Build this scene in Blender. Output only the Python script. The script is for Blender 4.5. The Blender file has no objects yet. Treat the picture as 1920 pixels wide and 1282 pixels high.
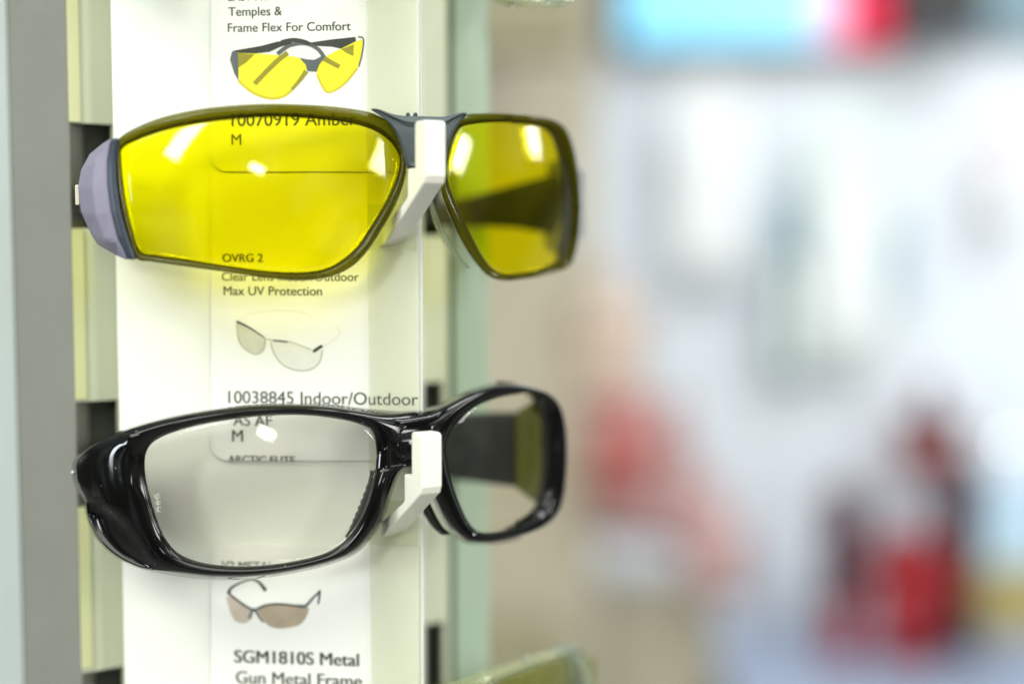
import bpy, bmesh, math, random
from mathutils import Vector, Matrix

random.seed(7)
scene = bpy.context.scene
COL = scene.collection

# ------------------------------------------------------------------ camera
CAMZ = 1.5
PITCH = math.radians(4.3)
FPX = 1920 * 50 / 36
cam_d = bpy.data.cameras.new('camera')
cam = bpy.data.objects.new('camera', cam_d)
COL.objects.link(cam)
cam.location = (0, 0, CAMZ)
cam.rotation_euler = (math.pi / 2 - PITCH, 0, 0)
cam_d.lens = 50
cam_d.sensor_width = 36
cam_d.clip_start = 0.01
cam_d.clip_end = 60
cam_d.dof.use_dof = True
cam_d.dof.focus_distance = 0.366
cam_d.dof.aperture_fstop = 2.35
scene.camera = cam

# ------------------------------------------------------------------ world (dim indoor surroundings)
world = bpy.data.worlds.new('World')
scene.world = world
world.use_nodes = True
wn = world.node_tree
for n in list(wn.nodes):
    wn.nodes.remove(n)
w_out = wn.nodes.new('ShaderNodeOutputWorld')
w_bg = wn.nodes.new('ShaderNodeBackground')
w_tc = wn.nodes.new('ShaderNodeTexCoord')
w_sep = wn.nodes.new('ShaderNodeSeparateXYZ')
w_map = wn.nodes.new('ShaderNodeMapRange')
w_map.inputs['From Min'].default_value = -0.35
w_map.inputs['From Max'].default_value = 0.8
w_ramp = wn.nodes.new('ShaderNodeValToRGB')
w_ramp.color_ramp.elements[0].position = 0.0
w_ramp.color_ramp.elements[0].color = (0.05, 0.045, 0.04, 1)
w_ramp.color_ramp.elements[1].position = 1.0
w_ramp.color_ramp.elements[1].color = (0.75, 0.85, 0.85, 1)
e = w_ramp.color_ramp.elements.new(0.45)
e.color = (0.075, 0.08, 0.075, 1)
wn.links.new(w_tc.outputs['Generated'], w_sep.inputs[0])
wn.links.new(w_sep.outputs['Z'], w_map.inputs['Value'])
wn.links.new(w_map.outputs[0], w_ramp.inputs[0])
# patches of shelves, goods and daylight all round the shop, as a room reflects in gloss
w_no = wn.nodes.new('ShaderNodeTexVoronoi')
w_no.inputs['Scale'].default_value = 5.0
w_no.inputs['Randomness'].default_value = 0.9
w_no2 = wn.nodes.new('ShaderNodeTexNoise')
w_no2.inputs['Scale'].default_value = 2.6
w_no2.inputs['Detail'].default_value = 4
w_sel = wn.nodes.new('ShaderNodeValToRGB')
w_sel.color_ramp.elements[0].position = 0.50
w_sel.color_ramp.elements[0].color = (0, 0, 0, 1)
w_sel.color_ramp.elements[1].position = 0.66
w_sel.color_ramp.elements[1].color = (1, 1, 1, 1)
w_hue = wn.nodes.new('ShaderNodeHueSaturation')
w_hue.inputs['Saturation'].default_value = 0.30
w_hue.inputs['Value'].default_value = 0.75
w_mul = wn.nodes.new('ShaderNodeMix')
w_mul.data_type = 'RGBA'
w_mul.blend_type = 'MULTIPLY'
w_mul.inputs['Factor'].default_value = 1.0
w_add = wn.nodes.new('ShaderNodeMix')
w_add.data_type = 'RGBA'
w_add.blend_type = 'ADD'
w_add.inputs['Factor'].default_value = 1.0
wn.links.new(w_tc.outputs['Generated'], w_no.inputs['Vector'])
wn.links.new(w_tc.outputs['Generated'], w_no2.inputs['Vector'])
wn.links.new(w_no2.outputs['Fac'], w_sel.inputs[0])
wn.links.new(w_no.outputs['Color'], w_hue.inputs['Color'])
wn.links.new(w_sel.outputs[0], w_mul.inputs['A'])
wn.links.new(w_hue.outputs[0], w_mul.inputs['B'])
wn.links.new(w_ramp.outputs[0], w_add.inputs['A'])
wn.links.new(w_mul.outputs['Result'], w_add.inputs['B'])
wn.links.new(w_add.outputs['Result'], w_bg.inputs['Color'])
w_bg.inputs['Strength'].default_value = 0.7
wn.links.new(w_bg.outputs[0], w_out.inputs['Surface'])

# ------------------------------------------------------------------ lamps
def area(name, loc, target, size, size_y, power, color=(1, 1, 1), roll=0.0):
    d = bpy.data.lights.new(name, 'AREA')
    d.shape = 'RECTANGLE'
    d.size = size
    d.size_y = size_y
    d.energy = power
    d.color = color
    o = bpy.data.objects.new(name, d)
    COL.objects.link(o)
    o.location = loc
    q = (Vector(target) - Vector(loc)).to_track_quat('-Z', 'Y')
    o.rotation_euler = (q.to_matrix() @ Matrix.Rotation(roll, 3, 'Z')).to_euler()
    return o

def polar(az, el, dist, about=(-0.05, 0.36, CAMZ)):
    a, b = math.radians(az), math.radians(el)
    return (about[0] + dist * math.sin(a) * math.cos(b),
            about[1] - dist * math.cos(a) * math.cos(b),
            about[2] + dist * math.sin(b))

TGT = (-0.05, 0.37, CAMZ)
area('ceiling_lamp_over_stand', polar(-22, 46, 1.5), TGT, 1.0, 0.7, 13.2, (0.98, 1.0, 0.86))
area('fill_lamp_left', polar(-58, 42, 1.8), TGT, 0.9, 0.6, 11.5, (0.98, 1.0, 0.87))  # unseen fill added to soften card shadows, high enough to miss the lenses
area('fill_lamp_right', polar(42, 44, 1.8), TGT, 0.9, 0.6, 7, (0.98, 1.0, 0.88))  # second unseen fill, added from the right for softer shadows
area('ceiling_tube_far', polar(-21, 20, 3.2), TGT, 0.28, 1.0, 28, (1, 1, 0.97), -0.55)
area('ceiling_tube_middle', polar(45, 14.5, 3.2), TGT, 0.42, 0.8, 26, (1, 1, 0.97), -0.5)
area('ceiling_tube_side', polar(71, 14, 3.2), TGT, 0.34, 0.6, 22, (1, 1, 0.97), -0.6)
area('ceiling_tube_end', polar(106, 15, 3.0), TGT, 0.28, 0.42, 10, (1, 1, 0.97), -0.2)
area('ceiling_tube_small', polar(2, 9.5, 4.0), TGT, 0.32, 0.16, 6, (1, 1, 0.97), -0.5)
area('corner_highlight_lamp', polar(-66, 1.0, 3.0), (-0.1, .36, CAMZ - .05), 0.55, 0.42, 24, (0.85, 0.94, 1.0))  # unseen bluish lamp added for the highlight on the black frame's corner
area('wall_lamp', (0.9, 0.3, CAMZ + 1.9), (0.7, 2.3, CAMZ - 0.3), 1.2, 0.6, 41, (0.95, 0.98, 1.0))

# ------------------------------------------------------------------ exposure
scene.view_settings.view_transform = 'Standard'
scene.view_settings.look = 'None'
scene.view_settings.exposure = 0.0
scene.view_settings.gamma = 1.0
scene.view_settings.use_curve_mapping = False
scene.render.engine = 'CYCLES'
scene.cycles.max_bounces = 16
scene.cycles.transparent_max_bounces = 40
scene.cycles.caustics_reflective = False

# ================================================================== helpers
FW = (0.0, math.cos(PITCH), -math.sin(PITCH))
UP = (0.0, math.sin(PITCH), math.cos(PITCH))

def ray(px, py):
    """direction through a photograph pixel, forward component 1 along the camera axis"""
    a = (px - 960) / FPX
    b = -(py - 641) / FPX
    return (a, FW[1] + b * UP[1], FW[2] + b * UP[2])

def at(px, py, Y):
    d = ray(px, py)
    t = Y / d[1]
    return Vector((t * d[0], Y, CAMZ + t * d[2]))

def catmull(pts, n=6, closed=True):
    out = []
    N = len(pts)
    rng = N if closed else N - 1
    for i in range(rng):
        if closed:
            p0, p1, p2, p3 = pts[i - 1], pts[i], pts[(i + 1) % N], pts[(i + 2) % N]
        else:
            p0, p1, p2, p3 = pts[max(i - 1, 0)], pts[i], pts[i + 1], pts[min(i + 2, N - 1)]
        for k in range(n):
            t = k / n
            t2, t3 = t * t, t * t * t
            out.append(tuple(0.5 * ((2 * b) + (-a + c) * t + (2 * a - 5 * b + 4 * c - d) * t2 + (-a + 3 * b - 3 * c + d) * t3)
                             for a, b, c, d in zip(p0, p1, p2, p3)))
    if not closed:
        out.append(tuple(pts[-1]))
    return out

def link(name, bm, mat, parent=None, smooth=False, bevel=0.0):
    bmesh.ops.recalc_face_normals(bm, faces=bm.faces[:])
    me = bpy.data.meshes.new(name)
    bm.to_mesh(me)
    bm.free()
    if smooth:
        for p in me.polygons:
            p.use_smooth = True
    mats = mat if isinstance(mat, (list, tuple)) else [mat]
    for m in mats:
        me.materials.append(m)
    o = bpy.data.objects.new(name, me)
    COL.objects.link(o)
    if parent is not None:
        o.parent = parent
        o.matrix_parent_inverse = parent.matrix_world.inverted()
    if bevel:
        b = o.modifiers.new('bevel', 'BEVEL')
        b.width = bevel
        b.segments = 3
        b.limit_method = 'ANGLE'
        b.angle_limit = math.radians(35)
    return o

def thing(name, label, cat, loc=(0, 0, 0), group=None):
    o = bpy.data.objects.new(name, None)
    o.empty_display_size = 0.02
    COL.objects.link(o)
    o.location = loc
    o.matrix_world = Matrix.Translation(Vector(loc))
    tag(o, label, cat, group)
    return o

def tag(o, label=None, cat=None, group=None, kind=None):
    if label: o['label'] = label
    if cat: o['category'] = cat
    if group: o['group'] = group
    if kind: o['kind'] = kind
    return o

def prism(bm, poly, z0, z1):
    """vertical prism over a plan polygon [(x, y)]"""
    lo = [bm.verts.new((x, y, z0)) for x, y in poly]
    hi = [bm.verts.new((x, y, z1)) for x, y in poly]
    n = len(poly)
    bm.faces.new(lo[::-1])
    bm.faces.new(hi)
    for i in range(n):
        bm.faces.new((lo[i], lo[(i + 1) % n], hi[(i + 1) % n], hi[i]))

def box(bm, c, s, rz=0.0, rx=0.0, ry=0.0):
    m = Matrix.Translation(Vector(c)) @ Matrix.Rotation(rz, 4, 'Z') @ Matrix.Rotation(ry, 4, 'Y') @ Matrix.Rotation(rx, 4, 'X') @ Matrix.Diagonal((s[0], s[1], s[2], 1))
    bmesh.ops.create_cube(bm, size=1.0, matrix=m)

# ================================================================== materials
def new_mat(name):
    m = bpy.data.materials.new(name)
    m.use_nodes = True
    nt = m.node_tree
    for n in list(nt.nodes):
        nt.nodes.remove(n)
    out = nt.nodes.new('ShaderNodeOutputMaterial')
    return m, nt, out

def pbr(name, col, rough=0.5, var=0.06, nscale=40.0, bump=0.0, bscale=800.0, metal=0.0, coat=0.0, spec=0.5, sub=0.0):
    m, nt, out = new_mat(name)
    b = nt.nodes.new('ShaderNodeBsdfPrincipled')
    b.inputs['Roughness'].default_value = rough
    b.inputs['Metallic'].default_value = metal
    b.inputs['Coat Weight'].default_value = coat
    b.inputs['Coat Roughness'].default_value = 0.05
    b.inputs['Specular IOR Level'].default_value = spec
    tc = nt.nodes.new('ShaderNodeTexCoord')
    no = nt.nodes.new('ShaderNodeTexNoise')
    no.inputs['Scale'].default_value = nscale
    no.inputs['Detail'].default_value = 5
    nt.links.new(tc.outputs['Object'], no.inputs['Vector'])
    rp = nt.nodes.new('ShaderNodeValToRGB')
    rp.color_ramp.elements[0].position = 0.3
    rp.color_ramp.elements[1].position = 0.7
    rp.color_ramp.elements[0].color = tuple(c * (1 - var) for c in col) + (1,)
    rp.color_ramp.elements[1].color = tuple(min(1, c * (1 + var)) for c in col) + (1,)
    nt.links.new(no.outputs['Fac'], rp.inputs[0])
    nt.links.new(rp.outputs[0], b.inputs['Base Color'])
    if bump:
        n2 = nt.nodes.new('ShaderNodeTexNoise')
        n2.inputs['Scale'].default_value = bscale
        n2.inputs['Detail'].default_value = 3
        nt.links.new(tc.outputs['Object'], n2.inputs['Vector'])
        bp = nt.nodes.new('ShaderNodeBump')
        bp.inputs['Strength'].default_value = bump
        bp.inputs['Distance'].default_value = 0.0004
        nt.links.new(n2.outputs['Fac'], bp.inputs['Height'])
        nt.links.new(bp.outputs[0], b.inputs['Normal'])
    nt.links.new(b.outputs[0], out.inputs['Surface'])
    return m

def clear(name, tint, rough=0.015, body=None, body_mix=0.0, ior=1.5, smudge=True):
    """clear or tinted moulded plastic: tinted transmission, fresnel gloss, a little solid body colour"""
    m, nt, out = new_mat(name)
    tr = nt.nodes.new('ShaderNodeBsdfTransparent')
    tr.inputs['Color'].default_value = tuple(tint) + (1,)
    base = tr.outputs[0]
    if body is not None:
        di = nt.nodes.new('ShaderNodeBsdfDiffuse')
        di.inputs['Color'].default_value = tuple(body) + (1,)
        mx0 = nt.nodes.new('ShaderNodeMixShader')
        mx0.inputs['Fac'].default_value = body_mix
        nt.links.new(tr.outputs[0], mx0.inputs[1])
        nt.links.new(di.outputs[0], mx0.inputs[2])
        base = mx0.outputs[0]
    gl = nt.nodes.new('ShaderNodeBsdfGlossy')
    gl.inputs['Roughness'].default_value = rough
    if smudge:
        tc = nt.nodes.new('ShaderNodeTexCoord')
        no = nt.nodes.new('ShaderNodeTexNoise')
        no.inputs['Scale'].default_value = 90
        no.inputs['Detail'].default_value = 6
        nt.links.new(tc.outputs['Object'], no.inputs['Vector'])
        mr = nt.nodes.new('ShaderNodeMapRange')
        mr.inputs['From Min'].default_value = 0.45
        mr.inputs['From Max'].default_value = 0.8
        mr.inputs['To Min'].default_value = rough
        mr.inputs['To Max'].default_value = rough + 0.06
        nt.links.new(no.outputs['Fac'], mr.inputs['Value'])
        nt.links.new(mr.outputs[0], gl.inputs['Roughness'])
    fr = nt.nodes.new('ShaderNodeFresnel')
    fr.inputs['IOR'].default_value = ior
    # backfacing hits would give total reflection on a thin shell: use the outside index on both sides
    geo = nt.nodes.new('ShaderNodeNewGeometry')
    iv = nt.nodes.new('ShaderNodeMix')
    iv.data_type = 'FLOAT'
    iv.inputs['A'].default_value = ior
    iv.inputs['B'].default_value = 1.0 / ior
    nt.links.new(geo.outputs['Backfacing'], iv.inputs['Factor'])
    nt.links.new(iv.outputs['Result'], fr.inputs['IOR'])
    mx = nt.nodes.new('ShaderNodeMixShader')
    nt.links.new(fr.outputs[0], mx.inputs['Fac'])
    nt.links.new(base, mx.inputs[1])
    nt.links.new(gl.outputs[0], mx.inputs[2])
    nt.links.new(mx.outputs[0], out.inputs['Surface'])
    return m

def emit(name, build):
    m, nt, out = new_mat(name)
    em = nt.nodes.new('ShaderNodeEmission')
    build(nt, em)
    nt.links.new(em.outputs[0], out.inputs['Surface'])
    return m

M = {}
M['paper'] = pbr('white_paper', (0.83, 0.84, 0.80), 0.75, 0.015, 60, 0.08, 2500)
M['backing'] = pbr('white_backing', (0.81, 0.83, 0.77), 0.5, 0.015, 30, 0.05, 1500)
M['ink'] = pbr('black_ink', (0.035, 0.04, 0.03), 0.6, 0.2, 900)
M['ink_soft'] = pbr('grey_ink', (0.10, 0.11, 0.08), 0.6, 0.2, 900)
M['strip'] = pbr('pale_green_plastic', (0.56, 0.59, 0.44), 0.45, 0.03, 30, 0.05, 900)
M['strip_lip'] = pbr('yellowish_plastic', (0.58, 0.60, 0.33), 0.35, 0.03, 30)
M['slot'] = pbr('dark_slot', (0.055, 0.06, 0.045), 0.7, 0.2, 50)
M['wing'] = pbr('grey_painted_metal', (0.215, 0.215, 0.19), 0.62, 0.03, 60, 0.35, 2600)
M['wing_edge'] = pbr('painted_lit_edge', (0.46, 0.51, 0.49), 0.5, 0.03, 60)  # paler colour puts in the light this turned edge catches
M['post'] = pbr('pale_grey_green_plastic', (0.36, 0.46, 0.345), 0.4, 0.03, 30)
M['gasket'] = pbr('dark_green_gap', (0.12, 0.17, 0.10), 0.6, 0.1, 30)
M['acrylic'] = clear('clear_acrylic', (0.975, 0.98, 0.935), 0.05, (0.72, 0.76, 0.58), 0.05)
M['hook'] = pbr('ivory_plastic', (0.82, 0.82, 0.72), 0.32, 0.02, 80, 0.05, 900, coat=0.2)
M['lens_yellow'] = clear('yellow_lens', (0.99, 0.95, 0.006), 0.012)
M['rim_yellow'] = clear('thick_yellow_edge', (0.46, 0.435, 0.002), 0.05, (0.095, 0.092, 0.001), 0.36, ior=1.36)
M['rim_yellow_painted_dark'] = clear('painted_dark_yellow_edge', (0.30, 0.27, 0.005), 0.2, (0.05, 0.047, 0.001), 0.5, ior=1.15)  # internal reflection along the rim edges, painted as darker plastic
M['lens_clear'] = clear('clear_lens', (0.992, 0.988, 0.962), 0.012)
M['rim_clear'] = clear('thick_clear_edge', (0.90, 0.92, 0.80), 0.06, (0.55, 0.58, 0.40), 0.14)
M['bridge_grey'] = pbr('slate_rubber', (0.042, 0.058, 0.063), 0.5, 0.08, 200, 0.5, 2200)
M['side_grey'] = pbr('lavender_grey_plastic', (0.245, 0.23, 0.31), 0.5, 0.04, 120, 0.3, 2600)
M['side_dark'] = pbr('dark_blue_edge', (0.02, 0.03, 0.05), 0.4, 0.1, 120)
M['black_gloss'] = pbr('glossy_black_plastic', (0.003, 0.0034, 0.003), 0.09, 0.3, 60, coat=0.0, spec=0.34)
M['black_matte'] = pbr('matt_black_plastic', (0.012, 0.014, 0.012), 0.38, 0.2, 60, 0.2, 1800)
def dusty(m):
    nt = m.node_tree
    b = next(n for n in nt.nodes if n.type == 'BSDF_PRINCIPLED')
    tc = next(n for n in nt.nodes if n.type == 'TEX_COORD')
    old = b.inputs['Base Color'].links[0].from_socket
    vo = nt.nodes.new('ShaderNodeTexVoronoi'); vo.inputs['Scale'].default_value = 420
    nt.links.new(tc.outputs['Object'], vo.inputs['Vector'])
    lt = nt.nodes.new('ShaderNodeMath'); lt.operation = 'LESS_THAN'; lt.inputs[1].default_value = 0.075
    nt.links.new(vo.outputs['Distance'], lt.inputs[0])
    sp = nt.nodes.new('ShaderNodeSeparateColor')
    nt.links.new(vo.outputs['Color'], sp.inputs[0])
    gt = nt.nodes.new('ShaderNodeMath'); gt.operation = 'GREATER_THAN'; gt.inputs[1].default_value = 0.72
    nt.links.new(sp.outputs[0], gt.inputs[0])
    mu = nt.nodes.new('ShaderNodeMath'); mu.operation = 'MULTIPLY'
    nt.links.new(lt.outputs[0], mu.inputs[0]); nt.links.new(gt.outputs[0], mu.inputs[1])
    mx = nt.nodes.new('ShaderNodeMix'); mx.data_type = 'RGBA'
    mx.inputs['B'].default_value = (0.22, 0.22, 0.20, 1)
    nt.links.new(mu.outputs[0], mx.inputs['Factor']); nt.links.new(old, mx.inputs['A'])
    nt.links.new(mx.outputs['Result'], b.inputs['Base Color'])
    no = nt.nodes.new('ShaderNodeTexNoise'); no.inputs['Scale'].default_value = 120; no.inputs['Detail'].default_value = 6
    nt.links.new(tc.outputs['Object'], no.inputs['Vector'])
    mr = nt.nodes.new('ShaderNodeMapRange')
    mr.inputs['From Min'].default_value = 0.4; mr.inputs['From Max'].default_value = 0.75
    mr.inputs['To Min'].default_value = 0.07; mr.inputs['To Max'].default_value = 0.20
    nt.links.new(no.outputs['Fac'], mr.inputs['Value'])
    nt.links.new(mr.outputs[0], b.inputs['Roughness'])
dusty(M['black_gloss'])
M['side_window'] = clear('olive_side_window', (0.40, 0.42, 0.02), 0.05, (0.16, 0.17, 0.005), 0.55)
M['pale_arm'] = clear('pale_olive_arm', (0.80, 0.82, 0.50), 0.05, (0.34, 0.36, 0.12), 0.3)
M['pad'] = clear('clear_nose_pad', (0.85, 0.9, 0.82), 0.1, (0.6, 0.65, 0.5), 0.35)
M['cream'] = pbr('cream_plastic', (0.75, 0.68, 0.52), 0.5)
M['steel'] = pbr('steel', (0.6, 0.6, 0.6), 0.2, metal=1.0)
# inks of the printed pictures
M['p_yellow'] = pbr('printed_yellow', (0.85, 0.78, 0.02), 0.6, 0.05, 300)
M['p_gold'] = pbr('printed_gold', (0.62, 0.52, 0.01), 0.6, 0.05, 300)
M['p_olive'] = pbr('printed_olive', (0.30, 0.27, 0.01), 0.6, 0.1, 300)
M['p_grey'] = pbr('printed_slate', (0.10, 0.12, 0.12), 0.6, 0.1, 300)
M['p_dark'] = pbr('printed_black', (0.035, 0.04, 0.03), 0.6, 0.1, 300)
M['p_pale'] = pbr('printed_pale_grey', (0.58, 0.59, 0.49), 0.6, 0.1, 200)
M['p_line'] = pbr('printed_thin_line', (0.42, 0.43, 0.28), 0.6, 0.1, 200)
M['p_tint'] = pbr('printed_faint_tint', (0.74, 0.75, 0.68), 0.6, 0.04, 200)
M['p_tan'] = pbr('printed_tan', (0.40, 0.33, 0.24), 0.6, 0.1, 160)
M['p_tan2'] = pbr('printed_light_tan', (0.52, 0.45, 0.37), 0.6, 0.1, 160)
# shop behind
M['wall'] = pbr('pale_blue_white_paint', (0.77, 0.82, 0.885), 0.7, 0.04, 4)
M['partition'] = pbr('beige_board', (0.41, 0.37, 0.275), 0.6, 0.06, 5)
M['brown'] = pbr('olive_brown_board', (0.24, 0.22, 0.13), 0.6, 0.1, 10)
M['shelf'] = pbr('lavender_grey_laminate', (0.36, 0.42, 0.56), 0.5, 0.05, 10)
M['floor'] = pbr('grey_vinyl_floor', (0.3, 0.29, 0.27), 0.5, 0.1, 6)
M['card_white'] = pbr('white_card', (0.84, 0.87, 0.88), 0.55, 0.03, 20)
M['card_green'] = pbr('greenish_white_card', (0.72, 0.80, 0.76), 0.55, 0.03, 20)
M['blue_grey'] = pbr('blue_grey_plastic', (0.20, 0.32, 0.38), 0.5, 0.08, 20)
M['salmon'] = pbr('salmon_fabric', (0.58, 0.46, 0.38), 0.8, 0.1, 30, 0.3, 900)
M['red'] = pbr('red_fabric', (0.43, 0.12, 0.11), 0.7, 0.15, 30, 0.3, 900)
M['rose'] = pbr('faded_rose_fabric', (0.52, 0.33, 0.32), 0.8, 0.12, 30, 0.3, 900)
M['deep_red'] = pbr('deep_red_rubber', (0.34, 0.006, 0.012), 0.45, 0.15, 30)
M['maroon'] = pbr('maroon_knit', (0.085, 0.02, 0.028), 0.8, 0.2, 60, 0.3, 900)
M['ochre'] = pbr('ochre_card', (0.36, 0.30, 0.12), 0.7, 0.15, 20)
M['pale_blue'] = pbr('pale_blue_card', (0.48, 0.66, 0.82), 0.6, 0.04, 20)
M['pink'] = pbr('pale_pink_card', (0.72, 0.60, 0.62), 0.6, 0.05, 20)
M['screen_frame'] = pbr('dark_screen_frame', (0.03, 0.035, 0.05), 0.4, 0.1, 20)

# ================================================================== the label holder plane
LX1, LY1 = (215 - 960) / FPX * 0.3815, 0.3815
LX2, LY2 = (790 - 960) / FPX * 0.3730, 0.3730
LB = (LY2 - LY1) / (LX2 - LX1)
LT = Vector((1, LB, 0)).normalized()
LN = Vector((LB, -1, 0)).normalized()       # towards the viewer

def lab(px, py, off=0.0):
    """a point of the label plane under a pixel, off metres in front of it"""
    d = ray(px, py)
    t = (LY1 - LB * LX1) / (d[1] - LB * d[0])
    return Vector((t * d[0], t * d[1], CAMZ + t * d[2])) + LN * off

def flat_poly(bm, pts, off, mi=0, curve=0):
    if curve:
        pts = catmull(pts, curve)
    vs = [bm.verts.new(lab(x, y, off)) for x, y in pts]
    if len(vs) > 2:
        f = bm.faces.new(vs)
        f.material_index = mi

def flat_line(bm, pts, w, off, mi=0):
    """a printed line of w pixels along a pixel polyline"""
    pts = catmull(pts, 6, closed=False)
    L, R = [], []
    for i, p in enumerate(pts):
        a, b = pts[max(i - 1, 0)], pts[min(i + 1, len(pts) - 1)]
        dx, dy = b[0] - a[0], b[1] - a[1]
        l = math.hypot(dx, dy) or 1
        ww = w if not callable(w) else w(i / (len(pts) - 1))
        L.append(bm.verts.new(lab(p[0] - dy / l * ww / 2, p[1] + dx / l * ww / 2, off)))
        R.append(bm.verts.new(lab(p[0] + dy / l * ww / 2, p[1] - dx / l * ww / 2, off)))
    for i in range(len(pts) - 1):
        f = bm.faces.new((L[i], L[i + 1], R[i + 1], R[i]))
        f.material_index = mi

# ================================================================== display stand
stand = thing('display_stand', 'pale upright eyewear display column with grey side wing, dark temple slots and ivory hooks', 'display stand', (-0.07, 0.42, 0))
ZB, ZT = 0.0, 2.0
def X(px, Y): return (px - 960) / FPX * Y

# wedge shaped label holder
bm = bmesh.new()
p215 = lab(215, 440, -0.0006); p790 = lab(791, 440, -0.0006)
prism(bm, [(p215.x, p215.y), (p790.x, p790.y), (p790.x - 0.0035, 0.4290), (p215.x, 0.3935)], ZB, ZT)
link('label_panel', bm, M['backing'], stand)

# clear strip over the right edge of the labels
bm = bmesh.new()
a = lab(692, 440, 0.0024); b = lab(787, 440, 0.0024); a2 = lab(692, 440, 0.0012); b2 = lab(787, 440, 0.0012)
prism(bm, [(a.x, a.y), (b.x, b.y), (b2.x, b2.y), (a2.x, a2.y)], 0.9, ZT - 0.02)
link('clear_strip', bm, M['acrylic'], stand, bevel=0.0003)

# slot strips
def zat(py, Y): return at(960, py, Y).z
def slot_strip(name, pa, Ya, pb, Yb, sa, sb, spans, mat, rnd):
    """strip from pixel column pa (depth Ya) to pb (depth Yb); slots between columns sa..sb at pixel rows spans"""
    xa, xb = X(pa, Ya), X(pb, Yb)
    def pt(px):
        t = (px - pa) / (pb - pa)
        return (xa + (xb - xa) * t, Ya + (Yb - Ya) * t)
    th = 0.0014
    d = Vector((xb - xa, Yb - Ya, 0)).normalized()
    n = Vector((-d.y, d.x, 0)) * th
    def seg(bm, q0, q1, z0, z1):
        a, b = pt(q0), pt(q1)
        prism(bm, [a, b, (b[0] + n.x, b[1] + n.y), (a[0] + n.x, a[1] + n.y)], z0, z1)
    Ym = (Ya + Yb) / 2
    zs = [(zat(b, Ym), zat(a, Ym)) for a, b in spans]
    zs.sort()
    bm = bmesh.new()
    z = ZB
    for z0, z1 in zs:
        seg(bm, pa, pb, z, z0)
        if sa > pa: seg(bm, pa, sa, z0, z1)
        if sb < pb: seg(bm, sb, pb, z0, z1)
        z = z1
    seg(bm, pa, pb, z, ZT)
    o = link(name, bm, mat, stand)
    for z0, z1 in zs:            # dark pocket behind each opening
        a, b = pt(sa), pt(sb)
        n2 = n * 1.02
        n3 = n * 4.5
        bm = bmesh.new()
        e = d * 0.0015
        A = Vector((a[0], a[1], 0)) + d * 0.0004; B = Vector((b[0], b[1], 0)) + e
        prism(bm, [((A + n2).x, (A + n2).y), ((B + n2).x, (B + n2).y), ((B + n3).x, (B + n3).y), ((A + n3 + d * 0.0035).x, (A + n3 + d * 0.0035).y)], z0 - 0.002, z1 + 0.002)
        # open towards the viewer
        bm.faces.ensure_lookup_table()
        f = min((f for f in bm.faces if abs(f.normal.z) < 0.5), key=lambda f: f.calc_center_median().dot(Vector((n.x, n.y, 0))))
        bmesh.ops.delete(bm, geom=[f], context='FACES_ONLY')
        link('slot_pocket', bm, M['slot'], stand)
    return o
slot_strip('slot_strip', 136, 0.3868, 226, 0.3945, 136, 217, [(232, 428), (751, 947), (1254, 1450), (-285, -90)], M['strip'], 1)
slot_strip('slot_strip', 792, 0.4295, 840, 0.4360, 793, 830, [(262, 442), (716, 900), (1166, 1345), (-190, -15)], M['strip'], 1)

# rounded dark lips and yellowish rail at the left
for r0, r1 in ((-86, 229), (432, 748), (950, 1251)):
    bm = bmesh.new()
    prism(bm, [(X(136.5, 0.3862), 0.3862), (X(158, 0.3875), 0.3875), (X(158, 0.3875), 0.3882), (X(137, 0.3866), 0.3866)], zat(r1, .387), zat(r0, .387))
    link('edge_rail', bm, M['strip_lip'], stand)

# left wing: inner face, front edge
bm = bmesh.new()
pin = (X(136, 0.3864), 0.3864)
pf = (X(27, 0.404), 0.404)
prism(bm, [pin, pf, (pf[0] + 0.001, pf[1] + 0.010), (pin[0] + 0.0015, pin[1] + 0.012)], ZB, ZT)
link('side_wing', bm, M['wing'], stand, bevel=0.0006)
bm = bmesh.new()
e0 = (X(25, 0.4046), 0.4046)
e1 = (X(-70, 0.430), 0.430)
prism(bm, [e0, e1, (e1[0] + 0.003, e1[1] + 0.012), (e0[0] + 0.002, e0[1] + 0.012)], ZB, ZT)
link('wing_edge', bm, M['wing_edge'], stand, bevel=0.0006)

# right post and the dark groove before it
bm = bmesh.new()
q0 = (X(851, 0.4385), 0.4385); q1 = (X(917, 0.452), 0.452)
prism(bm, [q0, q1, (q1[0] - 0.004, q1[1] + 0.02), (q0[0] - 0.004, q0[1] + 0.03)], ZB, ZT)
link('corner_post', bm, M['post'], stand, bevel=0.001)
bm = bmesh.new()
prism(bm, [(X(839, 0.4372), 0.4372), (X(853, 0.4415), 0.4415), (X(853, 0.4415) - 0.002, 0.455), (X(839, 0.4372) - 0.002, 0.452)], ZB, ZT)
link('groove', bm, M['gasket'], stand)
# back of the column
bm = bmesh.new()
prism(bm, [(-0.128, 0.402), (-0.0345, 0.452), (-0.0345, 0.54), (-0.128, 0.54)], ZB, ZT - 0.01)
link('column_core', bm, M['gasket'], stand)

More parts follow.
